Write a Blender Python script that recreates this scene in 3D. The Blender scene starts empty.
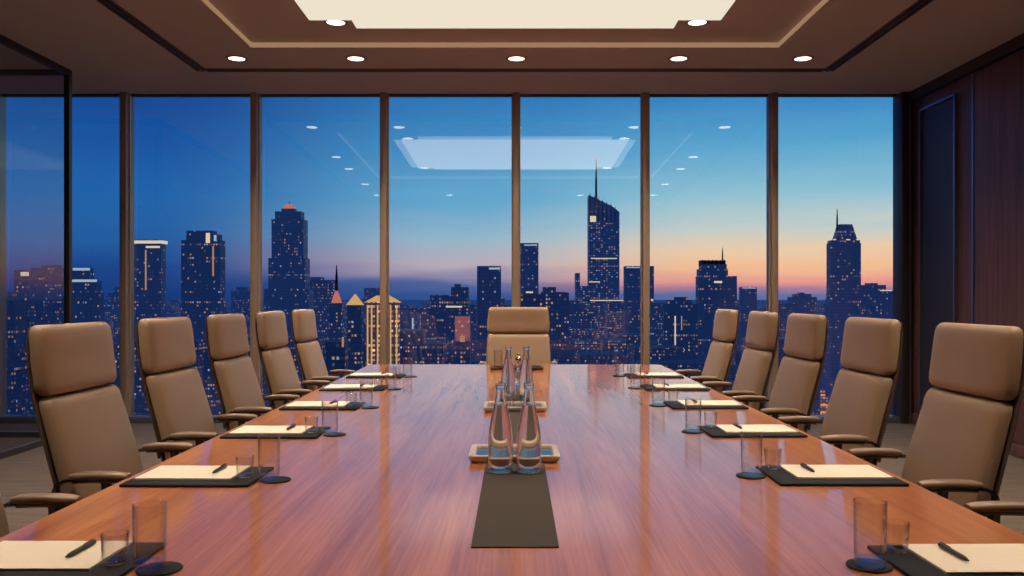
import bpy, bmesh, math, random
from mathutils import Vector, Matrix
R = math.radians
random.seed(7)
SC = bpy.context.scene
COL = SC.collection
F = 850.0; CX = 515.0; CY = 296.5; EYE = 1.31
YW = 8.87            # window wall
ZC = 3.42            # ceiling
XR = 4.12            # right wall

# ------------------------------------------------------------------ helpers
def lin(r, g, b):
    def f(c):
        c /= 255.0
        return c / 12.92 if c <= 0.04045 else ((c + 0.055) / 1.055) ** 2.4
    return (f(r), f(g), f(b), 1.0)

class MB:
    """collects shapes for ONE mesh"""
    def __init__(s):
        s.v = []; s.f = []
    def add(s, vs, fs, M=None):
        o = len(s.v)
        for p in vs:
            p = Vector(p)
            s.v.append(tuple(M @ p) if M is not None else tuple(p))
        s.f += [tuple(i + o for i in f) for f in fs]
        return s
    def box(s, x0, x1, y0, y1, z0, z1, M=None):
        vs = [(x, y, z) for z in (z0, z1) for y in (y0, y1) for x in (x0, x1)]
        fs = [(0, 2, 3, 1), (4, 5, 7, 6), (0, 1, 5, 4), (1, 3, 7, 5), (3, 2, 6, 7), (2, 0, 4, 6)]
        return s.add(vs, fs, M)
    def rbox(s, x0, x1, y0, y1, z0, z1, r=0.005, seg=3, M=None):
        bm = bmesh.new()
        bmesh.ops.create_cube(bm, size=1.0)
        for v in bm.verts:
            v.co = Vector(((x0 + x1) / 2 + v.co.x * (x1 - x0), (y0 + y1) / 2 + v.co.y * (y1 - y0), (z0 + z1) / 2 + v.co.z * (z1 - z0)))
        bmesh.ops.bevel(bm, geom=bm.edges[:], offset=r, segments=seg, profile=0.5, affect='EDGES')
        bm.verts.index_update()
        s.add([v.co[:] for v in bm.verts], [tuple(v.index for v in f.verts) for f in bm.faces], M)
        bm.free()
        return s
    def lathe(s, prof, n=32, M=None):
        vs = []; fs = []; rings = []
        for r, z in prof:
            if r < 1e-6:
                rings.append([len(vs)]); vs.append((0, 0, z))
            else:
                rings.append(list(range(len(vs), len(vs) + n)))
                vs += [(r * math.cos(2 * math.pi * k / n), r * math.sin(2 * math.pi * k / n), z) for k in range(n)]
        for a, b in zip(rings, rings[1:]):
            for k in range(n):
                k2 = (k + 1) % n
                if len(a) == 1 and len(b) == 1: continue
                if len(a) == 1: fs.append((a[0], b[k2], b[k]))
                elif len(b) == 1: fs.append((a[k], a[k2], b[0]))
                else: fs.append((a[k], a[k2], b[k2], b[k]))
        return s.add(vs, fs, M)
    def loft(s, secs, caps=True):
        n = len(secs[0]); vs = [p for q in secs for p in q]; fs = []
        for i in range(len(secs) - 1):
            for k in range(n):
                k2 = (k + 1) % n
                fs.append((i * n + k, i * n + k2, (i + 1) * n + k2, (i + 1) * n + k))
        if caps:
            fs.append(tuple(reversed(range(n)))); fs.append(tuple(range((len(secs) - 1) * n, len(secs) * n)))
        return s.add(vs, fs)
    def sweep(s, path, w, h, n=10, e=2.0, up=(0, 0, 1), taper=None):
        """superellipse bar (w across, h along up) following path"""
        P = [Vector(p) for p in path]; secs = []
        for i, p in enumerate(P):
            t = (P[min(i + 1, len(P) - 1)] - P[max(i - 1, 0)]).normalized()
            sd = t.cross(Vector(up))
            if sd.length < 1e-4: sd = t.cross(Vector((1, 0, 0)))
            sd.normalize(); u = sd.cross(t).normalized()
            k = taper[i] if taper else 1.0
            q = []
            for j in range(n):
                a = 2 * math.pi * j / n
                c, q_ = math.cos(a), math.sin(a)
                q.append(p + sd * (math.copysign(abs(c) ** (2 / e), c) * w / 2 * k) + u * (math.copysign(abs(q_) ** (2 / e), q_) * h / 2 * k))
            secs.append([tuple(z) for z in q])
        return s.loft(secs)
    def build(s, name, mat, parent=None, smooth=None, loc=(0, 0, 0)):
        me = bpy.data.meshes.new(name)
        me.from_pydata(s.v, [], s.f)
        bm = bmesh.new(); bm.from_mesh(me)
        bmesh.ops.recalc_face_normals(bm, faces=bm.faces[:])
        bm.to_mesh(me); bm.free()
        if smooth is not None:
            for p in me.polygons: p.use_smooth = len(p.vertices) <= 8
            me.set_sharp_from_angle(angle=R(smooth))
        me.materials.append(mat)
        o = bpy.data.objects.new(name, me); COL.objects.link(o)
        o.location = loc
        if parent: o.parent = parent
        return o

def tag(o, label=None, cat=None, group=None, kind=None):
    if label: o['label'] = label
    if cat: o['category'] = cat
    if group: o['group'] = group
    if kind: o['kind'] = kind
    return o

def empty(name, loc=(0, 0, 0), rz=0.0):
    o = bpy.data.objects.new(name, None); COL.objects.link(o)
    o.location = loc; o.rotation_euler = (0, 0, rz); o.empty_display_size = 0.1
    return o

def copy_tree(o, parent=None):
    c = o.copy(); COL.objects.link(c)
    if parent: c.parent = parent
    for ch in list(o.children): copy_tree(ch, c)
    return c

USED = {}
def inst(make, key, loc, rz, label, cat, group):
    """first call builds, the next ones copy the thing and its parts"""
    if key not in USED:
        USED[key] = make(); o = USED[key]
    else:
        o = copy_tree(USED[key])
    o.location = loc; o.rotation_euler = (0, 0, rz)
    return tag(o, label, cat, group)

# ------------------------------------------------------------------ materials
class NT:
    def __init__(s, name):
        s.m = bpy.data.materials.new(name); s.m.use_nodes = True
        s.t = s.m.node_tree; s.t.nodes.clear()
        s.out = s.n('ShaderNodeOutputMaterial')
    def n(s, typ, **kw):
        nd = s.t.nodes.new(typ)
        for k, v in kw.items(): setattr(nd, k, v)
        return nd
    def l(s, a, b): s.t.links.new(a, b)
    def set(s, sock, v):
        if hasattr(v, 'is_output') or isinstance(v, bpy.types.NodeSocket): s.l(v, sock)
        else: sock.default_value = v
    def math(s, op, a, b=None, c=None, clamp=False):
        nd = s.n('ShaderNodeMath', operation=op); nd.use_clamp = clamp
        s.set(nd.inputs[0], a)
        if b is not None: s.set(nd.inputs[1], b)
        if c is not None: s.set(nd.inputs[2], c)
        return nd.outputs[0]
    def mix(s, fac, a, b):
        nd = s.n('ShaderNodeMix', data_type='RGBA')
        s.set(nd.inputs[0], fac); s.set(nd.inputs[6], a); s.set(nd.inputs[7], b)
        return nd.outputs[2]
    def ramp(s, fac, pts, interp='LINEAR'):
        nd = s.n('ShaderNodeValToRGB'); cr = nd.color_ramp; cr.interpolation = interp
        while len(cr.elements) < len(pts): cr.elements.new(0.5)
        for e, (p, c) in zip(cr.elements, pts): e.position = p; e.color = c
        s.set(nd.inputs[0], fac)
        return nd.outputs[0]
    def coord(s, kind='Object', scale=(1, 1, 1)):
        tc = s.n('ShaderNodeTexCoord'); mp = s.n('ShaderNodeMapping')
        s.l(tc.outputs[kind], mp.inputs[0]); mp.inputs['Scale'].default_value = scale
        return mp.outputs[0]
    def noise(s, vec, scale, detail=4, rough=0.5, dist=0.0):
        nd = s.n('ShaderNodeTexNoise'); s.l(vec, nd.inputs['Vector'])
        nd.inputs['Scale'].default_value = scale; nd.inputs['Detail'].default_value = detail
        nd.inputs['Roughness'].default_value = rough; nd.inputs['Distortion'].default_value = dist
        return nd.outputs[0]
    def bump(s, h, strength=0.1, dist=0.01):
        nd = s.n('ShaderNodeBump'); nd.inputs['Strength'].default_value = strength; nd.inputs['Distance'].default_value = dist
        s.l(h, nd.inputs['Height']); return nd.outputs[0]
    def pbr(s, **kw):
        nd = s.n('ShaderNodeBsdfPrincipled')
        for k, v in kw.items(): s.set(nd.inputs[k.replace('_', ' ')], v)
        s.l(nd.outputs[0], s.out.inputs[0]); return nd

def simple(name, col, rough=0.5, metal=0.0, noise=0.08, scale=30, spec=0.5, bump=0.0, **kw):
    t = NT(name); v = t.coord('Object')
    nz = t.noise(v, scale, 3)
    c = t.mix(nz, tuple(x * (1 - noise) for x in col[:3]) + (1,), tuple(min(1, x * (1 + noise)) for x in col[:3]) + (1,))
    p = t.pbr(Base_Color=c, Roughness=rough, Metallic=metal, Specular_IOR_Level=spec, **kw)
    if bump: t.l(t.bump(nz, bump, 0.002), p.inputs['Normal'])
    return t.m

def emit(name, col, strength):
    t = NT(name); e = t.n('ShaderNodeEmission'); e.inputs[0].default_value = col; e.inputs[1].default_value = strength
    t.l(e.outputs[0], t.out.inputs[0]); return t.m

def wood_table():
    t = NT('polished_wood')
    v = t.coord('Object', (9.0, 0.55, 1.0))
    big = t.noise(v, 1.1, 5, 0.6, 0.9)
    v2 = t.coord('Object', (70, 1.6, 1.0))
    fine = t.noise(v2, 1.6, 6, 0.65, 0.3)
    f = t.math('ADD', t.math('MULTIPLY', big, 0.6), t.math('MULTIPLY', fine, 0.4))
    c = t.ramp(f, [(0.30, (0.25, 0.062, 0.020, 1)), (0.45, (0.47, 0.145, 0.042, 1)), (0.55, (0.62, 0.215, 0.068, 1)), (0.70, (0.77, 0.31, 0.11, 1))])
    # broad veneer leaves run the length of the table
    sx = t.n('ShaderNodeSeparateXYZ'); tc = t.n('ShaderNodeTexCoord'); t.l(tc.outputs['Object'], sx.inputs[0])
    leaf = t.n('ShaderNodeTexWhiteNoise', noise_dimensions='1D')
    t.l(t.math('FLOOR', t.math('MULTIPLY', sx.outputs[0], 3.4)), leaf.inputs['W'])
    c = t.mix(t.math('MULTIPLY', leaf.outputs[0], 0.35), c, (0.40, 0.115, 0.035, 1))
    p = t.pbr(Base_Color=c, Roughness=0.32, Specular_IOR_Level=0.45, Coat_Weight=0.6, Coat_Roughness=0.12, Coat_IOR=1.5)
    # deep lacquer: stronger mirror towards grazing angles
    gl = t.n('ShaderNodeBsdfGlossy'); gl.inputs['Roughness'].default_value = 0.07; gl.inputs[0].default_value = (1.0, 0.90, 0.85, 1)
    lw = t.n('ShaderNodeLayerWeight'); lw.inputs[0].default_value = 0.5
    mx = t.n('ShaderNodeMixShader')
    t.l(t.math('ADD', 0.03, t.math('MULTIPLY', t.math('POWER', lw.outputs['Facing'], 4.0), 0.62)), mx.inputs[0])
    t.l(p.outputs[0], mx.inputs[1]); t.l(gl.outputs[0], mx.inputs[2]); t.l(mx.outputs[0], t.out.inputs[0])
    return t.m

def wall_wood():
    t = NT('dark_wall_veneer')
    v = t.coord('Object', (30, 14, 0.5))
    f = t.noise(v, 1.6, 6, 0.65, 0.5)
    c = t.ramp(f, [(0.3, (0.042, 0.020, 0.017, 1)), (0.5, (0.095, 0.041, 0.033, 1)), (0.7, (0.15, 0.066, 0.050, 1))])
    p = t.pbr(Base_Color=c, Roughness=0.4, Specular_IOR_Level=0.4)
    t.l(t.bump(f, 0.05, 0.002), p.inputs['Normal'])
    return t.m

def leather():
    t = NT('tan_leather'); v = t.coord('Object')
    cell = t.n('ShaderNodeTexVoronoi'); t.l(v, cell.inputs['Vector']); cell.inputs['Scale'].default_value = 260
    nz = t.noise(v, 9, 3)
    c = t.mix(nz, (0.265, 0.172, 0.105, 1), (0.312, 0.206, 0.129, 1))
    p = t.pbr(Base_Color=c, Roughness=0.46, Specular_IOR_Level=0.45, Sheen_Weight=0.05)
    t.l(t.bump(cell.outputs[0], 0.12, 0.0012), p.inputs['Normal'])
    return t.m

def pane_mat(name, refl, tint, edge=0.9, rough=0.0, power=5.0, rim=None):
    t = NT(name)
    tr = t.n('ShaderNodeBsdfTransparent'); tr.inputs[0].default_value = tint
    gl = t.n('ShaderNodeBsdfGlossy'); gl.inputs['Roughness'].default_value = rough
    gl.inputs[0].default_value = (1, 1, 1, 1)
    g = t.n('ShaderNodeNewGeometry'); dt = t.n('ShaderNodeVectorMath', operation='DOT_PRODUCT')
    t.l(g.outputs['Normal'], dt.inputs[0]); t.l(g.outputs['Incoming'], dt.inputs[1])
    c1 = t.math('SUBTRACT', 1.0, t.math('ABSOLUTE', dt.outputs['Value']))
    if rim: t.l(t.mix(t.math('POWER', c1, 3.0), tint, rim), tr.inputs[0])
    mx = t.n('ShaderNodeMixShader')
    t.l(t.math('ADD', t.math('MULTIPLY', t.math('POWER', c1, power), edge), refl, clamp=True), mx.inputs[0])
    t.l(tr.outputs[0], mx.inputs[1]); t.l(gl.outputs[0], mx.inputs[2]); t.l(mx.outputs[0], t.out.inputs[0])
    return t.m

def glassware(name, col=(1, 1, 1, 1), ior=1.45, rough=0.0):
    t = NT(name)
    t.pbr(Base_Color=col, Roughness=rough, IOR=ior, Transmission_Weight=1.0)
    return t.m

def carpet():
    t = NT('grey_brown_carpet'); v = t.coord('Object')
    a = t.noise(v, 380, 2); b = t.noise(t.coord('Object', (1, 9, 1)), 2.2, 4)
    f = t.math('ADD', t.math('MULTIPLY', a, 0.5), t.math('MULTIPLY', b, 0.5))
    c = t.ramp(f, [(0.3, (0.055, 0.043, 0.036, 1)), (0.7, (0.16, 0.125, 0.10, 1))])
    p = t.pbr(Base_Color=c, Roughness=0.75, Specular_IOR_Level=0.25)
    t.l(t.bump(a, 0.25, 0.004), p.inputs['Normal'])
    return t.m

HAZE = (0.017, 0.055, 0.215, 1)  # air haze put into facade and ground colour as blue emission
def facade(name, base, p_lit, cw=1.25, ch=1.8, strength=1.0, warm=0.7, rows=0.06, haze=900.0, glow=(0.0, 0.0, 0.0, 1)):
    t = NT(name)
    tc = t.n('ShaderNodeTexCoord'); s = t.n('ShaderNodeSeparateXYZ'); t.l(tc.outputs['Object'], s.inputs[0])
    oi = t.n('ShaderNodeObjectInfo')
    u = t.math('DIVIDE', t.math('ADD', s.outputs[0], s.outputs[1]), cw)
    v = t.math('DIVIDE', s.outputs[2], ch)
    fu, fv = t.math('FLOOR', u), t.math('FLOOR', v)
    ru, rv = t.math('FRACT', u), t.math('FRACT', v)
    inside = t.math('MULTIPLY', t.math('COMPARE', ru, 0.5, 0.30), t.math('COMPARE', rv, 0.5, 0.24))
    cb = t.n('ShaderNodeCombineXYZ'); t.l(fu, cb.inputs[0]); t.l(fv, cb.inputs[1]); t.l(t.math('MULTIPLY', oi.outputs['Random'], 97.0), cb.inputs[2])
    wn = t.n('ShaderNodeTexWhiteNoise', noise_dimensions='3D'); t.l(cb.outputs[0], wn.inputs['Vector'])
    cr = t.n('ShaderNodeCombineXYZ'); t.l(fv, cr.inputs[1]); t.l(t.math('MULTIPLY', oi.outputs['Random'], 53.0), cr.inputs[2])
    wr = t.n('ShaderNodeTexWhiteNoise', noise_dimensions='3D'); t.l(cr.outputs[0], wr.inputs['Vector'])
    # neighbouring rooms tend to be lit together
    nz = t.noise(tc.outputs['Object'], 0.06, 2)
    pl = t.math('MULTIPLY', p_lit, t.math('MULTIPLY', nz, 2.0))
    pl = t.math('ADD', pl, t.math('MULTIPLY', t.math('LESS_THAN', wr.outputs[0], rows), 0.6))
    lit = t.math('MULTIPLY', t.math('LESS_THAN', wn.outputs[0], pl), inside)
    g = t.n('ShaderNodeNewGeometry'); sn = t.n('ShaderNodeSeparateXYZ'); t.l(g.outputs['Normal'], sn.inputs[0])
    lit = t.math('MULTIPLY', lit, t.math('LESS_THAN', sn.outputs[2], 0.4))
    sc = t.n('ShaderNodeSeparateColor'); t.l(wn.outputs[1], sc.inputs[0])
    col = t.mix(t.math('LESS_THAN', sc.outputs[1], warm), (0.55, 0.68, 0.95, 1), (1.0, 0.50, 0.19, 1))
    stg = t.math('MULTIPLY', lit, t.math('MULTIPLY', t.math('POWER', sc.outputs[2], 1.6), strength))
    # glass bands and piers of the curtain wall
    bc = t.mix(inside, tuple(x * 0.6 for x in base[:3]) + (1,), base)
    pr = t.n('ShaderNodeBsdfPrincipled'); t.l(bc, pr.inputs['Base Color']); pr.inputs['Roughness'].default_value = 0.45
    pr.inputs['Specular IOR Level'].default_value = 0.3
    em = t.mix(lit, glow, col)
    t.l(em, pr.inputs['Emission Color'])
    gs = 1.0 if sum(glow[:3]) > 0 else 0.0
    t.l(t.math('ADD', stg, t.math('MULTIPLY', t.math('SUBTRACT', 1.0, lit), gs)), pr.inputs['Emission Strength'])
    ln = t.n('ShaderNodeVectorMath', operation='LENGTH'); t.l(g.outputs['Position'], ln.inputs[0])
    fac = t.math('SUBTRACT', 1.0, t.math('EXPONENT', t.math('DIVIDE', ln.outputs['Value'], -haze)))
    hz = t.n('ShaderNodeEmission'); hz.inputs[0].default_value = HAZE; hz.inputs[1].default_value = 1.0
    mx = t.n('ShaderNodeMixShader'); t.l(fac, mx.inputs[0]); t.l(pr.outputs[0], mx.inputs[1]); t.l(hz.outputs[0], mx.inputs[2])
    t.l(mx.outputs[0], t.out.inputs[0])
    return t.m

def city_ground_mat():
    t = NT('night_city_ground')
    tc = t.n('ShaderNodeTexCoord')
    vo = t.n('ShaderNodeTexVoronoi'); t.l(tc.outputs['Object'], vo.inputs['Vector']); vo.inputs['Scale'].default_value = 0.085
    dot = t.math('LESS_THAN', vo.outputs[0], 0.15)
    sc = t.n('ShaderNodeSeparateColor'); t.l(vo.outputs[1], sc.inputs[0])
    on = t.math('MULTIPLY', dot, t.math('GREATER_THAN', sc.outputs[0], 0.35))
    nz = t.noise(tc.outputs['Object'], 0.012, 3)
    c = t.mix(sc.outputs[1], (1.0, 0.36, 0.10, 1), (1.0, 0.62, 0.30, 1))
    s = t.n('ShaderNodeSeparateXYZ'); t.l(tc.outputs['Object'], s.inputs[0])
    right = t.math('ADD', 0.5, t.math('MULTIPLY', t.math('GREATER_THAN', s.outputs[0], 110.0), 4.0))
    st = t.math('MULTIPLY', on, t.math('MULTIPLY', right, t.math('MULTIPLY', nz, 3.0)))
    pr = t.n('ShaderNodeBsdfPrincipled'); pr.inputs['Base Color'].default_value = (0.012, 0.02, 0.05, 1); pr.inputs['Roughness'].default_value = 0.8
    t.l(c, pr.inputs['Emission Color']); t.l(st, pr.inputs['Emission Strength'])
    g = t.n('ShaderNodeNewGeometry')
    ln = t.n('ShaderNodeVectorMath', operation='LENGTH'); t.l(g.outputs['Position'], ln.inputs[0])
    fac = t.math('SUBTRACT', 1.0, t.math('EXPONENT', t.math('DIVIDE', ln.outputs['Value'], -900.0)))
    hz = t.n('ShaderNodeEmission'); hz.inputs[0].default_value = HAZE  # haze emission blended into the ground colour with distance
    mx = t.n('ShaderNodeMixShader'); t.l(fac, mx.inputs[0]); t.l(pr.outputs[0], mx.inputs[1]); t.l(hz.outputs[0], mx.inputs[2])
    t.l(mx.outputs[0], t.out.inputs[0])
    return t.m

M = {
    'table': wood_table(), 'wall': wall_wood(), 'leather': leather(), 'carpet': carpet(),
    'ceiling': simple('ceiling_paint', (0.58, 0.465, 0.425, 1), 0.8, noise=0.03, scale=4),
    'shell': simple('dark_brown_shell', (0.075, 0.045, 0.030, 1), 0.4),
    'armpad': simple('taupe_arm_pad', (0.20, 0.125, 0.078, 1), 0.45),
    'chrome': simple('dark_polished_metal', (0.16, 0.13, 0.115, 1), 0.25, 1.0),
    'black': simple('black_plastic', (0.012, 0.012, 0.013, 1), 0.5),
    'bronze': simple('bronze_mullion', (0.38, 0.265, 0.19, 1), 0.42, 0.3, noise=0.12, scale=3),
    'frame': simple('dark_bronze_frame', (0.055, 0.045, 0.045, 1), 0.4, 0.5),
    'sill': simple('blue_grey_sill', (0.13, 0.15, 0.21, 1), 0.4, 0.4),
    'blade': simple('bronze_vent_blade', (0.17, 0.12, 0.10, 1), 0.5),
    'reveal': simple('brushed_reveal', (0.30, 0.32, 0.40, 1), 0.3, 0.9),
    'folder': simple('navy_black_leather', (0.010, 0.011, 0.017, 1), 0.6, bump=0.1, scale=300, spec=0.12),
    'paper': simple('cream_paper', (0.70, 0.61, 0.50, 1), 0.8, noise=0.02),
    'pen': simple('gunmetal_pen', (0.06, 0.052, 0.05, 1), 0.3, 0.7),
    'coaster': simple('black_coaster', (0.010, 0.010, 0.014, 1), 0.5, spec=0.15),
    'runner': simple('charcoal_runner', (0.065, 0.052, 0.045, 1), 0.85, bump=0.4, scale=500, spec=0.15),
    'traycream': simple('cream_lacquer', (0.58, 0.45, 0.34, 1), 0.3),
    'traytop': simple('blue_grey_tray_mat', (0.09, 0.11, 0.14, 1), 0.12, 0.6),
    'traydark': simple('black_tray', (0.03, 0.024, 0.02, 1), 0.3),
    'glass': glassware('clear_glass', (1.0, 0.975, 0.94, 1)), 'thin': pane_mat('thin_clear_glass', 0.045, (0.975, 0.972, 0.968, 1), 0.75, 0.0, 2.8, (0.50, 0.45, 0.42, 1)), 'base': pane_mat('thick_glass_base', 0.05, (0.90, 0.86, 0.82, 1), 0.9, 0.0, 3.5), 'water': glassware('water', (0.97, 0.985, 1, 1), 1.33),
    'silver': simple('polished_silver', (0.7, 0.64, 0.58, 1), 0.12, 1.0),
    'pane': pane_mat('window_glass', 0.17, (0.96, 0.97, 0.98, 1)),
    'partition': pane_mat('partition_glass', 0.05, (0.88, 0.90, 0.94, 1), 0.7),
    'panel': emit('luminous_panel', lin(238, 226, 204), 1.0),
    'lamp': emit('downlight_lens', (1.0, 0.90, 0.74, 1), 3.0),
    'cove': emit('warm_led', (1.0, 0.58, 0.32, 1), 0.34),
    'white_ring': simple('downlight_ring', (0.35, 0.24, 0.17, 1), 0.5),
}

# ------------------------------------------------------------------ camera
cam = bpy.data.cameras.new('camera'); camo = bpy.data.objects.new('camera', cam); COL.objects.link(camo)
camo.location = (0, 0, EYE); camo.rotation_euler = (R(90), 0, 0)
cam.sensor_width = 36; cam.lens = F / 1024 * 36
cam.shift_x = -(CX - 512) / 1024; cam.shift_y = (CY - 288) / 1024
cam.clip_end = 20000; cam.clip_start = 0.05
SC.camera = camo
SC.view_settings.view_transform = 'Standard'
SC.view_settings.look = 'None'
SC.cycles.max_bounces = 12; SC.cycles.transparent_max_bounces = 16; SC.cycles.sample_clamp_indirect = 4.0
SC.cycles.use_denoising = True

# ------------------------------------------------------------------ world: dusk sky
def build_world():
    w = bpy.data.worlds.new('dusk_sky'); SC.world = w; w.use_nodes = True
    class W(NT):
        def __init__(s): s.t = w.node_tree; s.t.nodes.clear(); s.out = s.n('ShaderNodeOutputWorld')
    t = W()
    tc = t.n('ShaderNodeTexCoord'); s = t.n('ShaderNodeSeparateXYZ'); t.l(tc.outputs['Generated'], s.inputs[0])
    x, y, z = s.outputs
    h = t.math('SQRT', t.math('ADD', t.math('MULTIPLY', x, x), t.math('MULTIPLY', y, y)))
    az = t.math('DIVIDE', x, t.math('MAXIMUM', h, 0.001))
    mp = t.n('ShaderNodeMapping'); t.l(tc.outputs['Generated'], mp.inputs[0]); mp.inputs['Scale'].default_value = (3, 3, 26)
    nz = t.noise(mp.outputs[0], 1.6, 5, 0.55, 0.4)
    e = t.math('ADD', t.math('DIVIDE', z, t.math('MAXIMUM', h, 0.001)), t.math('MULTIPLY', t.math('SUBTRACT', nz, 0.5), 0.030))
    f = t.math('DIVIDE', e, 0.30, clamp=True)     # 0 at the horizon .. 1 at elevation slope 0.30
    def P(yy): return max(0.0, min(1.0, (CY - yy) / F / 0.30))
    def mk(pts): return t.ramp(f, [(P(yy), lin(*c)) for yy, c in sorted(pts, key=lambda q: -q[0])], 'LINEAR')
    left = mk([(296, (26, 58, 122)), (275, (28, 68, 136)), (262, (32, 80, 148)), (235, (38, 98, 164)), (200, (33, 100, 170)), (150, (24, 84, 160)), (100, (17, 68, 144)), (40, (12, 50, 120))])
    mid = mk([(296, (50, 84, 146)), (283, (86, 104, 156)), (274, (156, 146, 174)), (264, (186, 174, 184)), (240, (152, 184, 204)), (200, (98, 168, 206)), (150, (64, 146, 198)), (100, (40, 118, 184)), (40, (24, 84, 152))])
    right = mk([(297, (96, 112, 162)), (289, (176, 126, 150)), (282, (236, 156, 142)), (268, (246, 192, 150)), (250, (238, 206, 170)), (230, (198, 208, 202)), (200, (146, 196, 213)), (150, (88, 166, 208)), (100, (48, 130, 194)), (40, (28, 92, 160))])
    a1 = t.n('ShaderNodeMapRange', interpolation_type='SMOOTHSTEP'); t.l(az, a1.inputs[0]); a1.inputs[1].default_value = -0.40; a1.inputs[2].default_value = -0.06
    a2 = t.n('ShaderNodeMapRange', interpolation_type='SMOOTHSTEP'); t.l(az, a2.inputs[0]); a2.inputs[1].default_value = -0.06; a2.inputs[2].default_value = 0.24
    c = t.mix(a1.outputs[0], left, mid); c = t.mix(a2.outputs[0], c, right)
    # the sky behind the building is plain dusk blue
    bk = t.n('ShaderNodeMapRange'); t.l(y, bk.inputs[0]); bk.inputs[1].default_value = -0.1; bk.inputs[2].default_value = 0.4
    c = t.mix(bk.outputs[0], lin(30, 55, 100), c)
    bg = t.n('ShaderNodeBackground'); t.l(c, bg.inputs[0]); bg.inputs[1].default_value = 1.2
    t.l(bg.outputs[0], t.out.inputs[0])
build_world()

# ------------------------------------------------------------------ room shell
X0, Y0 = -7.6, -2.6
def struct(mb, name, mat, smooth=None, parent=None):
    o = mb.build(name, mat, parent, smooth)
    if parent is None: o['kind'] = 'structure'
    return o
struct(MB().box(X0, XR + 0.3, Y0, YW + 0.12, -0.2, 0.0), 'floor', M['carpet'])
# ceiling with a stepped tray over the table
TX, TY0, TY1, ZU = 2.24, 3.9, 7.22, 3.47
c = MB()
c.box(X0, -TX, Y0, YW + 0.12, ZC, ZC + 0.25); c.box(TX, XR + 0.3, Y0, YW + 0.12, ZC, ZC + 0.25)
c.box(-TX, TX, TY1, YW + 0.12, ZC, ZC + 0.25); c.box(-TX, TX, Y0, TY0, ZC, ZC + 0.25)
c.box(-TX, TX, TY0, TY1, ZU, ZC + 0.25)
struct(c, 'ceiling', M['ceiling'])
struct(MB().box(X0, XR + 0.3, Y0 - 0.15, Y0, 0, ZC), 'wall_back', M['wall'])
struct(MB().box(X0 - 0.15, X0, Y0, YW, 0, ZC), 'wall_corridor', M['wall'])
# right wall: tall framed panel beside the windows, flat veneer nearer the camera
struct(MB().box(XR, XR + 0.2, Y0, YW + 0.1, 0, ZC), 'wall_right', M['wall'])
struct(MB().box(XR - 0.02, XR + 0.01, Y0, 7.585, 0.12, 3.30), 'trim_9', M['wall'])           # raised veneer field
struct(MB().box(XR - 0.024, XR, 7.60, 7.625, 0.0, 3.30), 'trim_10', M['reveal'])            # bright joint
fr = MB()
fr.box(XR - 0.035, XR, 7.905, 7.925, 0.14, 3.20); fr.box(XR - 0.035, XR, 8.58, 8.60, 0.14, 3.20)
fr.box(XR - 0.035, XR, 7.925, 8.58, 3.18, 3.20); fr.box(XR - 0.035, XR, 7.925, 8.58, 0.14, 0.16)
struct(fr, 'trim_11', M['reveal'])                                                           # panel moulding
struct(MB().box(XR - 0.012, XR, 7.96, 8.55, 0.21, 3.13), 'trim_12', M['frame'])              # panel field
struct(MB().box(XR - 0.05, XR, Y0, YW - 0.1, ZC - 0.10, ZC), 'trim_13', M['frame'])          # cornice
struct(MB().rbox(XR - 0.03, XR, Y0, YW - 0.1, 0.0, 0.11, 0.006, 2), 'baseboard_right', M['wall'], 40)
struct(MB().box(XR - 0.055, XR - 0.03, YW - 0.10, YW - 0.05, 0, ZC), 'trim_14', M['reveal'])

# windows: panes tilted slightly to bring the ceiling panel's reflection lower
MX = [-6.75, -5.4, -4.05, -2.70, -1.36, 0.01, 1.355, 2.685, 4.05]
TILT = 0.0175
for i in range(len(MX) - 1):
    a, b = MX[i], MX[i + 1]
    w = MB()
    hz = ZC / 2 * TILT
    ym = YW + 0.03
    w.add([(a, ym - hz, 0.03), (b, ym - hz, 0.03), (b, ym + hz, ZC - 0.02), (a, ym + hz, ZC - 0.02)], [(0, 1, 2, 3)])
    struct(w, 'window_%d' % (i + 1), M['pane'])
struct(MB().box(X0, MX[0], YW, YW + 0.1, 0, ZC), 'wall_end', M['frame'])
for i, x in enumerate(MX[:-1]):
    m = MB()
    m.rbox(x - 0.034, x + 0.034, YW - 0.10, YW + 0.10, 0.0, ZC, 0.006, 2)
    m.box(x - 0.046, x + 0.046, YW - 0.035, YW + 0.0, 0.0, ZC)
    struct(m, 'trim_%d' % (i + 1), M['bronze'], 40)
m = MB(); m.rbox(3.985, 4.06, YW - 0.12, YW + 0.1, 0, ZC, 0.006, 2); m.box(4.06, XR + 0.02, YW - 0.03, YW + 0.1, 0, ZC)
struct(m, 'trim_15', M['frame'], 40)
struct(MB().rbox(X0, XR, YW - 0.01, YW + 0.08, ZC - 0.014, ZC + 0.01, 0.004, 2), 'trim_16', M['frame'], 40)      # head rail
struct(MB().rbox(X0, XR, YW - 0.07, YW + 0.08, -0.01, 0.065, 0.008, 2), 'trim_17', M['sill'], 40)              # sill rail

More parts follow.
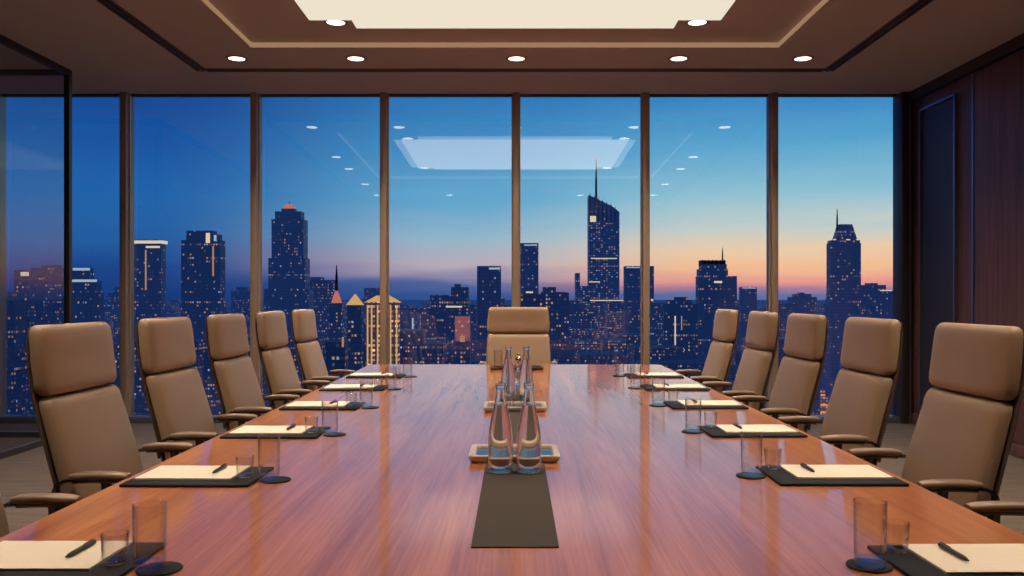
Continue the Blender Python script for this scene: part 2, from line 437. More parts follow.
# glass partition on the left with its corner post and return pane
GX, GY = -4.165, 7.92
p = empty('wall_left', (GX, GY, 0)); p['kind'] = 'structure'
def rel(mb): return mb
def wpart(mb, name, mat):
    o = mb.build(name, mat, p); o.location = (-GX, -GY, 0); return o
wpart(MB().add([(GX, Y0, 0.05), (GX, GY, 0.05), (GX, GY, ZC - 0.05), (GX, Y0, ZC - 0.05)], [(0, 1, 2, 3)]), 'glass_pane', M['partition'])
wpart(MB().add([(X0, GY, 0.05), (GX, GY, 0.05), (GX, GY, ZC - 0.05), (X0, GY, ZC - 0.05)], [(0, 1, 2, 3)]), 'glass_pane', M['partition'])
wpart(MB().box(GX - 0.025, GX + 0.025, GY - 0.025, GY + 0.025, 0, ZC), 'corner_post', M['frame'])
wpart(MB().box(GX - 0.025, GX + 0.025, Y0, GY - 0.025, ZC - 0.05, ZC), 'top_rail', M['frame'])
wpart(MB().box(X0, GX - 0.025, GY - 0.025, GY + 0.025, ZC - 0.05, ZC), 'top_rail', M['frame'])
wpart(MB().box(GX - 0.025, GX + 0.025, Y0, GY - 0.025, 0, 0.05), 'floor_track', M['frame'])
wpart(MB().box(X0, GX - 0.025, GY - 0.025, GY + 0.025, 0, 0.05), 'floor_track', M['frame'])

# ------------------------------------------------------------------ ceiling lights
PX, PY0, PY1 = 1.60, 4.5, 6.81
NX, NY = 0.33, 0.20
zp = ZU - 0.012
out = [(-PX + NX, PY0), (PX - NX, PY0), (PX - NX, PY0 + NY), (PX, PY0 + NY), (PX, PY1 - NY), (PX - NX, PY1 - NY), (PX - NX, PY1), (-PX + NX, PY1), (-PX + NX, PY1 - NY), (-PX, PY1 - NY), (-PX, PY0 + NY), (-PX + NX, PY0 + NY)]
lp = empty('ceiling_light_panel', (0, (PY0 + PY1) / 2, ZU))
n = len(out)
cxp = (0, (PY0 + PY1) / 2)
MB().add([(x - cxp[0], y - cxp[1], zp - ZU) for x, y in out] + [(x, y - cxp[1], -0.001) for x, y in out],
         [tuple(range(n)), tuple(range(2 * n - 1, n - 1, -1))] + [(i, (i + 1) % n, n + (i + 1) % n, n + i) for i in range(n)]).build('diffuser', M['panel'], lp)
rim = MB()
for i in range(n):
    (ax, ay), (bx, by) = out[i], out[(i + 1) % n]
    x0, x1 = sorted((ax, bx)); y0, y1 = sorted((ay, by)); e = 0.014
    rim.box(x0 - e, x1 + e, y0 - e - cxp[1], y1 + e - cxp[1], -0.004, 0.0)
rim.build('frame', M['white_ring'], lp)
tag(lp, 'large cream glowing ceiling panel with notched corners in the ceiling tray', 'ceiling light')
al = bpy.data.lights.new('panel_lamp', 'AREA'); al.shape = 'RECTANGLE'; al.size = 3.0; al.size_y = 2.1; al.energy = 18; al.color = (1.0, 0.80, 0.60)
ao = bpy.data.objects.new('panel_lamp', al); COL.objects.link(ao); ao.parent = lp; ao.location = (0, 0, -0.02)

cv = MB(); e = 0.004; z0, z1 = ZC + 0.006, ZU - 0.004
cv.box(-TX, TX, TY1 - e, TY1, z0, z1); cv.box(-TX, TX, TY0, TY0 + e, z0, z1); cv.box(-TX, -TX + e, TY0 + e, TY1 - e, z0, z1); cv.box(TX - e, TX, TY0 + e, TY1 - e, z0, z1)
tag(cv.build('cove_light', M['cove']), 'warm strip of light running round the edge of the ceiling tray', 'cove light')

def make_downlight():
    r = empty('downlight')
    prof = [(0.072, 0.0), (0.072, -0.006), (0.088, -0.007), (0.098, -0.001), (0.098, 0.0)]
    MB().lathe(prof, 32).build('trim_ring', M['white_ring'], r, 40)
    MB().lathe([(0, -0.004), (0.055, -0.006), (0.072, -0.003), (0.072, 0.0), (0, 0.0)], 32).build('lens', M['lamp'], r, 40)
    l = bpy.data.lights.new('lamp', 'SPOT'); l.energy = 125; l.color = (1.0, 0.82, 0.62); l.spot_size = R(118); l.spot_blend = 0.8; l.shadow_soft_size = 0.06
    o = bpy.data.objects.new('lamp', l); COL.objects.link(o); o.parent = r; o.location = (0, 0, -0.03)
    return r
for x, w in zip((-2.465, -1.41, 0.013, 1.45, 2.55), ('far left', 'second from left', 'middle', 'second from right', 'far right')):
    inst(make_downlight, 'dl', (x, 7.53, ZC), 0, 'round glowing downlight, %s of the row of five along the window side' % w, 'downlight', 'recessed ceiling downlights')
for x, w in ((-1.41, 'left'), (1.435, 'right')):
    inst(make_downlight, 'dl', (x, 6.69, ZU), 0, 'round downlight in the %s back notch of the glowing ceiling panel' % w, 'downlight', 'recessed ceiling downlights')
    inst(make_downlight, 'dl', (x, 4.62, ZU), 0, 'round downlight in the %s front notch of the ceiling panel, seen only reflected' % w, 'downlight', 'recessed ceiling downlights')
for y, q in ((5.72, 'first'), (4.8, 'second'), (3.4, 'third'), (2.2, 'fourth')):
    for x, w in ((-2.55, 'left'), (2.55, 'right')):
        inst(make_downlight, 'dl', (x, y, ZC), 0, 'round downlight on the %s margin of the ceiling, %s from the window row' % (w, q), 'downlight', 'recessed ceiling downlights')
for x, w in ((-1.2, 'left'), (1.2, 'right')):  # added lamps out of view, to light the near part of the room
    inst(make_downlight, 'dl', (x, 2.2, ZC), 0, 'added unseen downlight over the %s half of the near end of the table' % w, 'downlight', 'recessed ceiling downlights')

def slot(name, x0, x1, y0, y1, label):
    r = empty('air_vent', ((x0 + x1) / 2, (y0 + y1) / 2, ZC)); dx, dy = (x1 - x0) / 2, (y1 - y0) / 2
    MB().box(-dx, dx, -dy, dy, -0.003, 0.0).build('slot', M['black'], r)
    for k in (-1, 0, 1):
        if dx < dy: MB().box(k * dx * 0.93 - 0.004, k * dx * 0.93 + 0.004, -dy, dy, -0.010, -0.003).build('blade', M['blade'], r)
        else: MB().box(-dx, dx, k * dy * 0.93 - 0.004, k * dy * 0.93 + 0.004, -0.010, -0.003).build('blade', M['blade'], r)
    tag(r, label, 'air vent', 'black ceiling slot vents')
slot('l', -2.97, -2.87, 0.5, 7.95, 'long black ceiling slot vent running along the left side')
slot('r', 2.87, 2.97, 0.5, 7.95, 'long black ceiling slot vent running along the right side')
slot('b', -2.87, 2.87, 7.87, 7.95, 'thin black ceiling slot vent running across in front of the windows')

# ------------------------------------------------------------------ table
TW, TA, TB = 1.2, 1.22, 7.02
tb = empty('conference_table', (0, (TA + TB) / 2, 0))
hy = (TB - TA) / 2
def rrect(hx, hy_, r, n=6):
    pts = []
    for cx, cy, a0 in ((hx - r, hy_ - r, 0), (-hx + r, hy_ - r, 90), (-hx + r, -hy_ + r, 180), (hx - r, -hy_ + r, 270)):
        for k in range(n + 1):
            a = R(a0 + 90 * k / n); pts.append((cx + r * math.cos(a), cy + r * math.sin(a)))
    return pts
secs = []
for ins, z in ((0.02, 0.700), (0.004, 0.703), (0.0, 0.708), (0.0, 0.745), (0.002, 0.7485), (0.006, 0.75), (0.009, 0.75), (0.030, 0.75)):
    secs.append([(x, y, z) for x, y in rrect(TW - ins, hy - ins, 0.07)])
MB().loft(secs).build('tabletop', M['table'], tb, 35)
MB().rbox(-0.85, 0.85, -hy + 0.35, hy - 0.35, 0.60, 0.70, 0.006, 2).build('apron', M['table'], tb, 40)
for y in (-hy + 0.9, 0, hy - 0.9):
    b = MB(); b.rbox(-0.55, 0.55, y - 0.16, y + 0.16, 0.05, 0.60, 0.01, 2)
    b.rbox(-0.60, 0.60, y - 0.20, y + 0.20, 0.0, 0.05, 0.01, 2)
    b.build('pedestal', M['table'], tb, 40)
tag(tb, 'long polished reddish wood conference table running towards the windows', 'conference table')
ZT = 0.75
rn = MB().box(-0.098, 0.098, 1.893, 5.6, ZT, ZT + 0.003).build('table_runner', M['runner'])
tag(rn, 'narrow charcoal runner lying down the middle of the table', 'table runner')
ZR = ZT + 0.003

# ------------------------------------------------------------------ chairs (face +X locally)
def spine(z):
    pts = [(0.44, -0.185), (0.52, -0.205), (0.62, -0.222), (0.72, -0.245), (0.86, -0.283), (0.99, -0.316), (1.10, -0.334), (1.24, -0.344)]
    for (a, xa), (b, xb) in zip(pts, pts[1:]):
        if z <= b: break
    k = (z - a) / (b - a); return xa + (xb - xa) * k
def cushion(z0, z1, hw0, hw1, th, bulge, nz=18, ns=36, e=5.0, endr=0.03):
    secs = []
    for i in range(nz + 1):
        s = 0.5 - 0.5 * math.cos(math.pi * i / nz)
        z = z0 + (z1 - z0) * s
        d = min(z - z0, z1 - z)
        k = 1.0 if d >= endr else math.sqrt(max(0.0, 1 - (1 - d / endr) ** 2))
        shrink = 0.020 * (1 - k)
        w = hw0 + (hw1 - hw0) * s + 0.006 * math.sin(math.pi * s) - shrink
        t = th * (0.45 + 0.55 * k)
        sx = spine(z) - th / 2 + bulge * math.sin(math.pi * s)
        q = []
        for j in range(ns):
            a = 2 * math.pi * j / ns; c_, s_ = math.cos(a), math.sin(a)
            x = math.copysign(abs(c_) ** (2 / 4.5), c_) * t / 2; y = math.copysign(abs(s_) ** (2 / e), s_) * w
            crown = 0.010 * (1 - (y / w) ** 2) * (1 if x > 0 else 0)
            q.append((sx + x + crown, y, z))
        secs.append(q)
    return MB().loft(secs)
def make_chair():
    r = empty('executive_chair')
    L = M['leather']
    cushion(0.47, 0.985, 0.248, 0.236, 0.068, 0.006).build('backrest', L, r, 50)
    cushion(0.990, 1.217, 0.239, 0.230, 0.072, 0.004, 16).build('headrest', L, r, 50)
    # thin shell following the back
    secs = []
    for i in range(19):
        z = 0.42 + (1.206 - 0.42) * i / 18
        xb = spine(z) - 0.065
        w = 0.245 - 0.02 * max(0, (z - 0.9) / 0.3)
        if i == 0 or i == 18: w -= 0.012
        q = []
        for j in range(20):
            a = 2 * math.pi * j / 20; c_, s_ = math.cos(a), math.sin(a)
            q.append((xb + math.copysign(abs(c_) ** 0.7, c_) * 0.012, math.copysign(abs(s_) ** 0.35, s_) * w, z))
        secs.append(q)
    MB().loft(secs).build('back_shell', M['shell'], r, 50)
    # seat
    secs = []
    for i in range(15):
        s = i / 14; x = -0.21 + 0.48 * s
        d = min(i, 14 - i); k = (0.55, 0.85, 1.0)[min(d, 2)]
        top = 0.485 - 0.018 * math.sin(math.pi * s) + 0.006 * s - (0.03 if i == 14 else 0.008 if i == 13 else 0)
        q = []
        for j in range(28):
            a = 2 * math.pi * j / 28; c_, s_ = math.cos(a), math.sin(a)
            q.append((x, math.copysign(abs(c_) ** 0.4, c_) * 0.255 * (0.96 + 0.04 * k), top - 0.045 + math.copysign(abs(s_) ** 0.55, s_) * 0.045 * k))
        secs.append(q)
    MB().loft(secs).build('seat', L, r, 50)
    MB().rbox(-0.19, 0.22, -0.215, 0.215, 0.375, 0.402, 0.008, 2).build('seat_pan', M['shell'], r, 40)
    for s in (-1, 1):
        yy = s * 0.268
        path = [(-0.245 + 0.187 * k / 12, yy, 0.741 + 0.004 * math.sin(math.pi * k / 12)) for k in range(13)]
        tp = [0.6, 0.88, 0.98] + [1] * 7 + [0.98, 0.9, 0.7]
        ap = MB().sweep(path, 0.048, 0.026, 16, 3.0, taper=tp).build('armrest', M['armpad'], r, 50)
        MB().sweep([(p_[0], p_[1], p_[2] - 0.017) for p_ in path[1:-1]], 0.030, 0.012, 10, 3.0).build('arm_bar', M['chrome'], ap, 50)
        br = MB(); sp = MB()
        br.sweep([(-0.235, yy, 0.730), (-0.262, yy, 0.727), (-0.285, yy - s * 0.003, 0.714), (-0.298, yy - s * 0.010, 0.688), (-0.302, yy - s * 0.022, 0.668), (-0.303, yy - s * 0.034, 0.645)], 0.022, 0.012, 10, 3.0)
        sp.sweep([(-0.13, yy, 0.726), (-0.125, yy, 0.64), (-0.09, yy - s * 0.012, 0.50), (-0.05, yy - s * 0.055, 0.392)], 0.014, 0.032, 10, 3.0, up=(1, 0, 0))
        br.build('arm_bracket', M['chrome'], r, 50); sp.build('arm_support', M['chrome'], r, 50)
    MB().lathe([(0, 0.375), (0.085, 0.375), (0.07, 0.35), (0.032, 0.34), (0.030, 0.20), (0.042, 0.195), (0.042, 0.10), (0, 0.10)], 24).build('gas_column', M['chrome'], r, 40)
    for k in range(5):
        a = 2 * math.pi * k / 5 + 0.3; ca, sa = math.cos(a), math.sin(a)
        leg = MB().sweep([(0.03 * ca, 0.03 * sa, 0.125), (0.12 * ca, 0.12 * sa, 0.115), (0.29 * ca, 0.29 * sa, 0.075)], 0.05, 0.03, 12, 3.0, taper=[1.1, 1, 0.7]).build('base_leg', M['chrome'], r, 50)
        Mx = Matrix.Translation((0.285 * ca, 0.285 * sa, 0.029)) @ Matrix.Rotation(a + 1.2, 4, 'Z') @ Matrix.Rotation(R(90), 4, 'X')
        cs = MB()
        for dz in (-0.016, 0.008):
            cs.lathe([(0, dz), (0.024, dz), (0.029, dz + 0.003), (0.029, dz + 0.007), (0.024, dz + 0.010), (0, dz + 0.010)], 18, Mx)
        cs.lathe([(0, -0.006), (0.010, -0.006), (0.010, 0.008), (0, 0.008)], 12, Mx)
        cs.lathe([(0, 0), (0.008, 0), (0.008, 0.045), (0, 0.045)], 12, Matrix.Translation((0.285 * ca, 0.285 * sa, 0.030)))
        cs.build('caster', M['black'], leg, 40)
    return r
ORD = ['nearest the camera and mostly out of frame', 'first fully seen chair', 'second fully seen chair', 'third fully seen chair', 'fourth fully seen chair', 'last chair before the windows']
for side, sg, ys in (('left', -1, (2.11, 2.95, 3.74, 4.53, 5.35, 6.17)), ('right', 1, (2.02, 2.83, 3.66, 4.48, 5.26, 6.17))):
    for k, y in enumerate(ys):
        inst(make_chair, 'chair', (sg * 1.16, y, 0), 0 if sg < 0 else math.pi,
             'tan high-back leather chair, %s side of table, %s' % (side, ORD[k]), 'chair', 'leather chairs along the table sides')
# chair at the head of the table
ec = inst(make_chair, 'chair', (0.03, 7.085, 0), -math.pi / 2, 'tan leather high-back chair facing the camera at the far head of the table', 'chair', None)
ec.scale = (1, 1.13, 1)
if 'group' in ec: del ec['group']

# ------------------------------------------------------------------ place settings
def make_folder():
    b = MB(); b.rbox(-0.19, 0.19, 0.0, 0.265, 0.0, 0.009, 0.003, 2)
    o = b.build('desk_folder', M['folder'], None, 40)
    MB().box(-0.182, 0.182, 0.012, 0.014, 0.009, 0.0095).build('stitching', M['coaster'], o)
    return o
def make_pad():
    b = MB(); b.box(-0.145, 0.145, 0.0, 0.192, 0.0, 0.005)
    return b.build('notepad', M['paper'])
def make_pen():
    r = empty('pen')
    Mx = Matrix.Translation((0, 0, 0.0055)) @ Matrix.Rotation(R(-90), 4, 'X')
    MB().lathe([(0, -0.058), (0.0012, -0.058), (0.0042, -0.045), (0.0052, -0.03), (0.0052, 0.0), (0, 0.0)], 16, Mx).build('barrel', M['pen'], r, 40)
    MB().lathe([(0, 0.0), (0.0055, 0.0), (0.0055, 0.050), (0.0045, 0.056), (0, 0.058)], 16, Mx).build('cap', M['pen'], r, 40)
    MB().rbox(-0.0013, 0.0013, 0.012, 0.052, 0.0110, 0.0125, 0.0005, 1).build('clip', M['chrome'], r)
    return r
def make_coaster():
    return MB().lathe([(0, 0), (0.044, 0), (0.0455, 0.0015), (0.0455, 0.003), (0.044, 0.0045), (0, 0.0045)], 40).build('coaster', M['coaster'], None, 40)
def make_highball():
    o = MB().lathe([(0.0317, 0.0145), (0.0332, 0.131), (0.0327, 0.1325), (0.0317, 0.132), (0.0302, 0.0145)], 40).build('highball_glass', M['thin'], None, 60)
    MB().lathe([(0, 0.0), (0.029, 0.0), (0.031, 0.002), (0.0316, 0.014), (0.028, 0.0142), (0, 0.0125)], 40).build('glass_base', M['base'], o, 40)
    return o
def make_tumbler():
    o = MB().lathe([(0.0246, 0.0095), (0.0275, 0.062), (0.0270, 0.0632), (0.0260, 0.0625), (0.0232, 0.0095)], 36).build('short_tumbler', M['thin'], None, 60)
    MB().lathe([(0, 0.0), (0.021, 0.0), (0.0235, 0.002), (0.0245, 0.009), (0.021, 0.0092), (0, 0.0082)], 36).build('glass_base', M['base'], o, 40)
    return o
WHERE = ['nearest the camera', 'second from the camera', 'third from the camera', 'third from the windows', 'second from the windows', 'nearest the windows']
for side, sg, ys in (('left', -1, (1.645, 2.49, 3.34, 4.18, 5.03, 5.83)), ('right', 1, (1.622, 2.505, 3.37, 4.22, 5.05, 5.84))):
    for k, y in enumerate(ys):
        w = '%s side of table, place %s' % (side, WHERE[k])
        jt = random.uniform(-0.006, 0.006)
        g = (0.095, 0.09) if sg < 0 else (0.14, 0.22)
        rz = random.uniform(-0.012, 0.012)
        inst(make_folder, 'folder', (sg * 0.972, y, ZT), rz, 'black desk folder, ' + w, 'folder', 'black desk folders at the places')
        inst(make_pad, 'pad', (sg * 1.0, y + 0.062, ZT + 0.0092), rz, 'cream notepad on folder, ' + w, 'notepad', 'cream notepads on the folders')
        inst(make_pen, 'pen', (sg * 0.928 + jt, y + 0.175, ZT + 0.0143), -sg * -0.03 + jt * 4, 'dark pen on notepad, ' + w, 'pen', 'pens on the notepads')
        gx = sg * (0.748 if sg < 0 else 0.736)
        inst(make_coaster, 'coaster', (gx + (0.02 if sg < 0 else -0.002), y + g[0], ZT), 0, 'round black coaster, ' + w, 'coaster', 'black coasters at the places')
        inst(make_highball, 'hb', (gx, y + g[0], ZT + 0.0046), 0, 'tall glass on coaster, ' + w, 'glass', 'tall water glasses at the places')
        inst(make_tumbler, 'tm', (sg * 0.826, y + g[1] + (0.02 if sg < 0 else 0), ZT + 0.0092), 0, 'short tumbler on folder, ' + w, 'glass', 'short tumblers at the places')

# ------------------------------------------------------------------ centre of the table
def make_bottle():
    r = empty('water_bottle')
    prof = [(0.0385, 0.0160), (0.0400, 0.030), (0.0402, 0.075), (0.0388, 0.11), (0.0342, 0.15), (0.0272, 0.185), (0.0200, 0.215), (0.0156, 0.240), (0.0142, 0.262), (0.0145, 0.266), (0.0168, 0.268), (0.0172, 0.279), (0.0160, 0.283),
            (0.0135, 0.283), (0.0115, 0.262), (0.0131, 0.240), (0.0175, 0.215), (0.0247, 0.185), (0.0317, 0.15), (0.0363, 0.11), (0.0377, 0.075), (0.0375, 0.034), (0.0365, 0.0160), (0.0385, 0.0160)]
    MB().lathe(prof, 48).build('bottle_glass', M['glass'], r, 60)
    MB().lathe([(0, 0.004), (0.030, 0.0), (0.037, 0.002), (0.0395, 0.008), (0.0390, 0.0155), (0.034, 0.0157), (0, 0.014)], 48).build('bottle_base', M['base'], r, 40)
    wp = [(0, 0.0165), (0.0340, 0.0175), (0.0360, 0.024), (0.0369, 0.036), (0.0371, 0.075), (0.0357, 0.11), (0.0311, 0.15), (0.0241, 0.185), (0.0172, 0.213), (0, 0.213)]
    MB().lathe(wp, 48).build('water', M['water'], r, 40)
    return r
def tray(hx, hy_, mrim, mtop):
    r = empty('serving_tray')
    secs = [[(x, y, z) for x, y in rrect(hx - i, hy_ - i, 0.016)] for i, z in ((0.010, 0.0), (0.002, 0.010), (0.0, 0.020), (0.002, 0.022), (0.018, 0.022), (0.021, 0.020), (0.023, 0.012))]
    MB().loft(secs).build('rim', mrim, r, 35)
    MB().box(-hx + 0.024, hx - 0.024, -hy_ + 0.024, hy_ - 0.024, 0.012, 0.0135).build('tray_mat', mtop, r)
    return r
tag(tray(0.155, 0.115, M['traycream'], M['traytop']), 'cream rimmed serving tray with dark inset just behind the nearest pair of bottles', 'tray', 'serving trays on the runner').location = (-0.002, 2.965, ZR)
t2 = copy_tree(USED.setdefault('tray', [o for o in COL.objects if o.name == 'serving_tray'][0]))
t2.location = (0, 4.22, ZR); tag(t2, 'cream rimmed serving tray holding small tumblers between the two pairs of bottles', 'tray')
t3 = tray(0.205, 0.10, M['traydark'], M['traydark']); t3.location = (0.015, 6.56, ZT)
tag(t3, 'low black serving tray at the far end of the table before the head chair', 'tray', 'serving trays on the runner')
for x, y, lb in ((-0.046, 2.70, 'left bottle of the nearest pair'), (0.044, 2.70, 'right bottle of the nearest pair'), (-0.036, 4.66, 'left bottle of the farther pair'), (0.062, 4.66, 'right bottle of the farther pair')):
    inst(make_bottle, 'bottle', (x, y, ZR), 0, 'clear tapered water bottle on the dark runner, ' + lb, 'bottle', 'water bottles on the runner')
for x, y, lb in ((-0.045, 4.22, 'left'), (0.012, 4.19, 'middle'), (0.068, 4.23, 'right')):
    inst(make_tumbler, 'tm', (x, y, ZR + 0.0137), 0, 'short tumbler on the second cream tray, %s one of three' % lb, 'glass', 'tumblers on the second tray')
inst(make_highball, 'hb', (-0.13, 6.56, ZT + 0.0137), 0, 'tall glass standing on the black tray by the head chair', 'glass', None)
def make_decanter():
    r = empty('glass_decanter')
    MB().lathe([(0, 0), (0.022, 0), (0.026, 0.004), (0.018, 0.016), (0.028, 0.04), (0.026, 0.065), (0.012, 0.09), (0.010, 0.12), (0.016, 0.128), (0.010, 0.135), (0, 0.135)], 32).build('decanter_body', M['glass'], r, 50)
    MB().lathe([(0, 0.136), (0.006, 0.137), (0.007, 0.145), (0.018, 0.158), (0.020, 0.170), (0.015, 0.184), (0.007, 0.192), (0.010, 0.202), (0.006, 0.211), (0, 0.213)], 32).build('stopper', M['silver'], r, 50)
    return r
d = make_decanter(); d.location = (0.02, 5.2, ZR)
tag(d, 'slim glass decanter with a silver ball stopper between the farther bottles', 'decanter')

# ------------------------------------------------------------------ city outside
GZ = -62.0
def fm(name, base, p, **kw): return facade(name, base, p, **kw)
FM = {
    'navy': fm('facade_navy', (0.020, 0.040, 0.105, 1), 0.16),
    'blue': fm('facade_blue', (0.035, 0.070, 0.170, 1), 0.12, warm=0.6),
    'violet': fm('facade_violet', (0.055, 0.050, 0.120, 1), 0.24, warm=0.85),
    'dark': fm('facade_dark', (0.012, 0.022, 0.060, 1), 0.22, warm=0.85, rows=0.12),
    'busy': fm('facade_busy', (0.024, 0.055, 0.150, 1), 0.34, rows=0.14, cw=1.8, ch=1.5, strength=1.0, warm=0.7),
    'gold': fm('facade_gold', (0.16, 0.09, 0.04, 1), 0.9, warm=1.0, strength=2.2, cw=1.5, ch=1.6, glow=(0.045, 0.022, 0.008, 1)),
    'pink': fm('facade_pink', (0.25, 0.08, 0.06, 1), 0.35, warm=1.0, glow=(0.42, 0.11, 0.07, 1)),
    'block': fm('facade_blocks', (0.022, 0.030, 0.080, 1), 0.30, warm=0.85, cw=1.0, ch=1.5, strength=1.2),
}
E = {
    'white': emit('crown_light_white', (1.0, 0.78, 0.55, 1), 0.9), 'warm': emit('crown_light_warm', (1.0, 0.50, 0.27, 1), 0.5), 'street': emit('orange_street_light', (1.0, 0.30, 0.09, 1), 0.9),
    'gold': emit('gold_roof_light', (1.0, 0.58, 0.22, 1), 0.75), 'red': emit('red_crown_light', (1.0, 0.32, 0.24, 1), 0.6),
    'beacon': emit('red_beacon', (1.0, 0.10, 0.06, 1), 1.0), 'cool': emit('cool_crown_light', (0.65, 0.85, 1.0, 1), 0.6),
}
SPIRE = simple('spire_steel', (0.02, 0.03, 0.06, 1), 0.5)

def pxX(x, D): return (x - CX) / F * D
def pxZ(y, D): return EYE + (CY - y) / F * D
class Tower:
    """an office tower standing at distance D; spans are given in metres across its centre line"""
    def __init__(s, x0, x1, D, mat, label, depth=None, name='office_tower'):
        s.D = D; s.xc = pxX((x0 + x1) / 2, D); s.mat = FM[mat]
        s.dep = depth or max(5.0, 0.4 * (pxX(x1, D) - pxX(x0, D)))
        s.root = empty(name, (s.xc, D + s.dep / 2, GZ))
        tag(s.root, label, 'building', 'skyscrapers beyond the windows')
        s.body = MB()
    def X(s, x): return pxX(x, s.D) - s.xc
    def Z(s, y): return pxZ(y, s.D) - GZ
    def blk(s, x0, x1, ytop, ybot=None, dep=1.0, mb=None):
        d = s.dep / 2 * dep
        z0 = 0 if ybot is None else s.Z(ybot)
        (mb or s.body).box(s.X(x0), s.X(x1), -d, d, z0, s.Z(ytop)); return s
    def done(s): s.body.build('tower_body', s.mat, s.root); return s
    def part(s, name, mat, x0, x1, ytop, ybot, dep=1.02, off=0.0):
        b = MB(); d = s.dep / 2 * dep
        b.box(s.X(x0), s.X(x1), -d - off, d, s.Z(ybot), s.Z(ytop)); return b.build(name, mat, s.root)
    def front(s, name, mat, x0, x1, ytop, ybot, dep=1.0):
        b = MB(); d = s.dep / 2 * dep
        b.box(s.X(x0), s.X(x1), -d - 0.35, -d - 0.05, s.Z(ybot), s.Z(ytop)); return b.build(name, mat, s.root)
    def spire(s, x, ytop, ybot, w=0.5, beacon=False):
        b = MB(); b.lathe([(w, s.Z(ybot) - 1), (w * 0.8, s.Z((ytop + ybot) / 2)), (w * 0.25, s.Z(ytop)), (0, s.Z(ytop))], 8, Matrix.Translation((s.X(x), 0, 0)))
        o = b.build('spire', SPIRE, s.root)
        if beacon:
            zb = s.Z(ytop) ; MB().lathe([(0, zb), (0.55, zb + 0.6), (0, zb + 1.2)], 8, Matrix.Translation((s.X(x), 0, 0))).build('beacon', E['beacon'], o)
        return s
    def pyr(s, name, mat, x0, x1, ytop, ybot, tw=0.0):
        a0, a1 = s.X(x0), s.X(x1); d = s.dep / 2; z0, z1 = s.Z(ybot), s.Z(ytop); m_ = (a0 + a1) / 2; h_ = (a1 - a0) / 2 * tw
        vs = [(a0, -d, z0), (a1, -d, z0), (a1, d, z0), (a0, d, z0), (m_ - h_, -d * tw, z1), (m_ + h_, -d * tw, z1), (m_ + h_, d * tw, z1), (m_ - h_, d * tw, z1)]
        return MB().add(vs, [(0, 1, 5, 4), (1, 2, 6, 5), (2, 3, 7, 6), (3, 0, 4, 7), (4, 5, 6, 7), (3, 2, 1, 0)]).build(name, mat, s.root)

T = Tower
t = T(-40, 14, 330, 'dark', 'dark lit block at the left picture edge seen through the glass partition'); t.blk(-40, 14, 301).blk(-40, 4, 292).done()
t = T(14, 29, 380, 'dark', 'narrow lit tower with a white roof sign behind the glass partition'); t.blk(14, 29, 270).done(); t.front('roof_sign', E['white'], 21, 29, 272, 276)
t = T(30, 65, 460, 'navy', 'broad flat-topped dark tower behind the glass partition'); t.blk(30, 65, 268).blk(40, 60, 265, 269, 0.7).done()
t = T(72, 97, 430, 'navy', 'stepped tower with pale lit ledges beside the partition post'); t.blk(72, 89, 268).blk(72, 97, 281).blk(72, 99, 292).done()
t.front('lit_ledge', E['cool'], 73, 90, 268, 270.5); t.front('lit_ledge', E['cool'], 72, 97, 279.5, 282)
t = T(102, 124, 620, 'navy', 'small stepped dark tower left of the first clear window post'); t.blk(102, 124, 300).blk(108, 124, 293).blk(114, 124, 287).done()
t = T(132, 161, 470, 'navy', 'tower with glowing white crown just right of the leftmost window post'); t.blk(132, 161, 243).blk(134, 157, 239.5, 244, 0.8).done()
t.part('lit_crown', E['white'], 132, 163, 240.5, 243.5); t.front('lit_crown', E['white'], 146, 160, 246, 248); t.front('light_strip', E['warm'], 145.2, 146.6, 250, 290)
t = T(181, 220, 450, 'navy', 'wide dark tower with two bright white lights at its top right corner'); t.blk(181, 220, 240).blk(186, 212, 230.5, 241, 0.85).blk(186, 217, 234, 242, 0.9).done()
t.front('corner_light', E['white'], 206, 210, 233, 243, 1.0); t.front('corner_light', E['cool'], 214, 216.5, 235, 241); t.front('light_strip', E['warm'], 212.5, 214, 246, 276)
t = T(231, 250, 640, 'navy', 'short dark tower just left of the second window post'); t.blk(231, 250, 291).blk(236, 247, 287, 292, 0.7).done()
t = T(262, 310, 520, 'blue', 'tall stepped blue tower with a small glowing pink dome on top', 13)
t.blk(264, 309, 289).blk(268, 305, 258, 290, 0.92).blk(271, 303, 219, 259, 0.85).blk(274, 300, 211, 220, 0.7).blk(280, 293, 208, 212, 0.5).done()
b = MB(); b.lathe([(4.0, t.Z(208)), (3.8, t.Z(206)), (2.6, t.Z(204)), (1.0, t.Z(203)), (0, t.Z(202.6))], 16, Matrix.Translation((t.X(286.5), 0, 0))); b.build('dome', E['red'], t.root, 40); t.spire(286.5, 200, 204, 0.35)
for x0, x1 in ((276, 280), (284, 289), (294, 298)): t.front('pier', FM['violet'], x0, x1, 222, 289, 0.86)
t = T(303, 335, 560, 'violet', 'plain dark tower block between the domed tower and the thin spire'); t.blk(303, 335, 280).blk(305, 322, 277, 281, 0.8).done(); t.front('light_strip', E['red'], 305, 307, 288, 300)
t = T(328, 343, 420, 'dark', 'slim tower with a red glowing cone and thin needle spire'); t.blk(329, 342, 303).done(); t.pyr('cone_roof', E['red'], 331, 340, 288, 303, 0.1); t.spire(335.5, 265, 290, 0.8)
t = T(346, 362, 340, 'dark', 'dark tower with a small glowing orange pyramid roof'); t.blk(347, 361, 305).done(); t.pyr('pyramid_roof', E['gold'], 346, 362, 294, 305, 0.06)
t = T(365, 399, 280, 'gold', 'golden floodlit tower with hipped roof behind the third window post'); t.blk(366, 398, 302).done(); t.pyr('hip_roof', E['gold'], 364, 400, 295.5, 302.5, 0.35)
for x in (367, 371, 377, 390, 396): t.front('light_strip', E['gold'], x, x + 1.4, 305, 372)
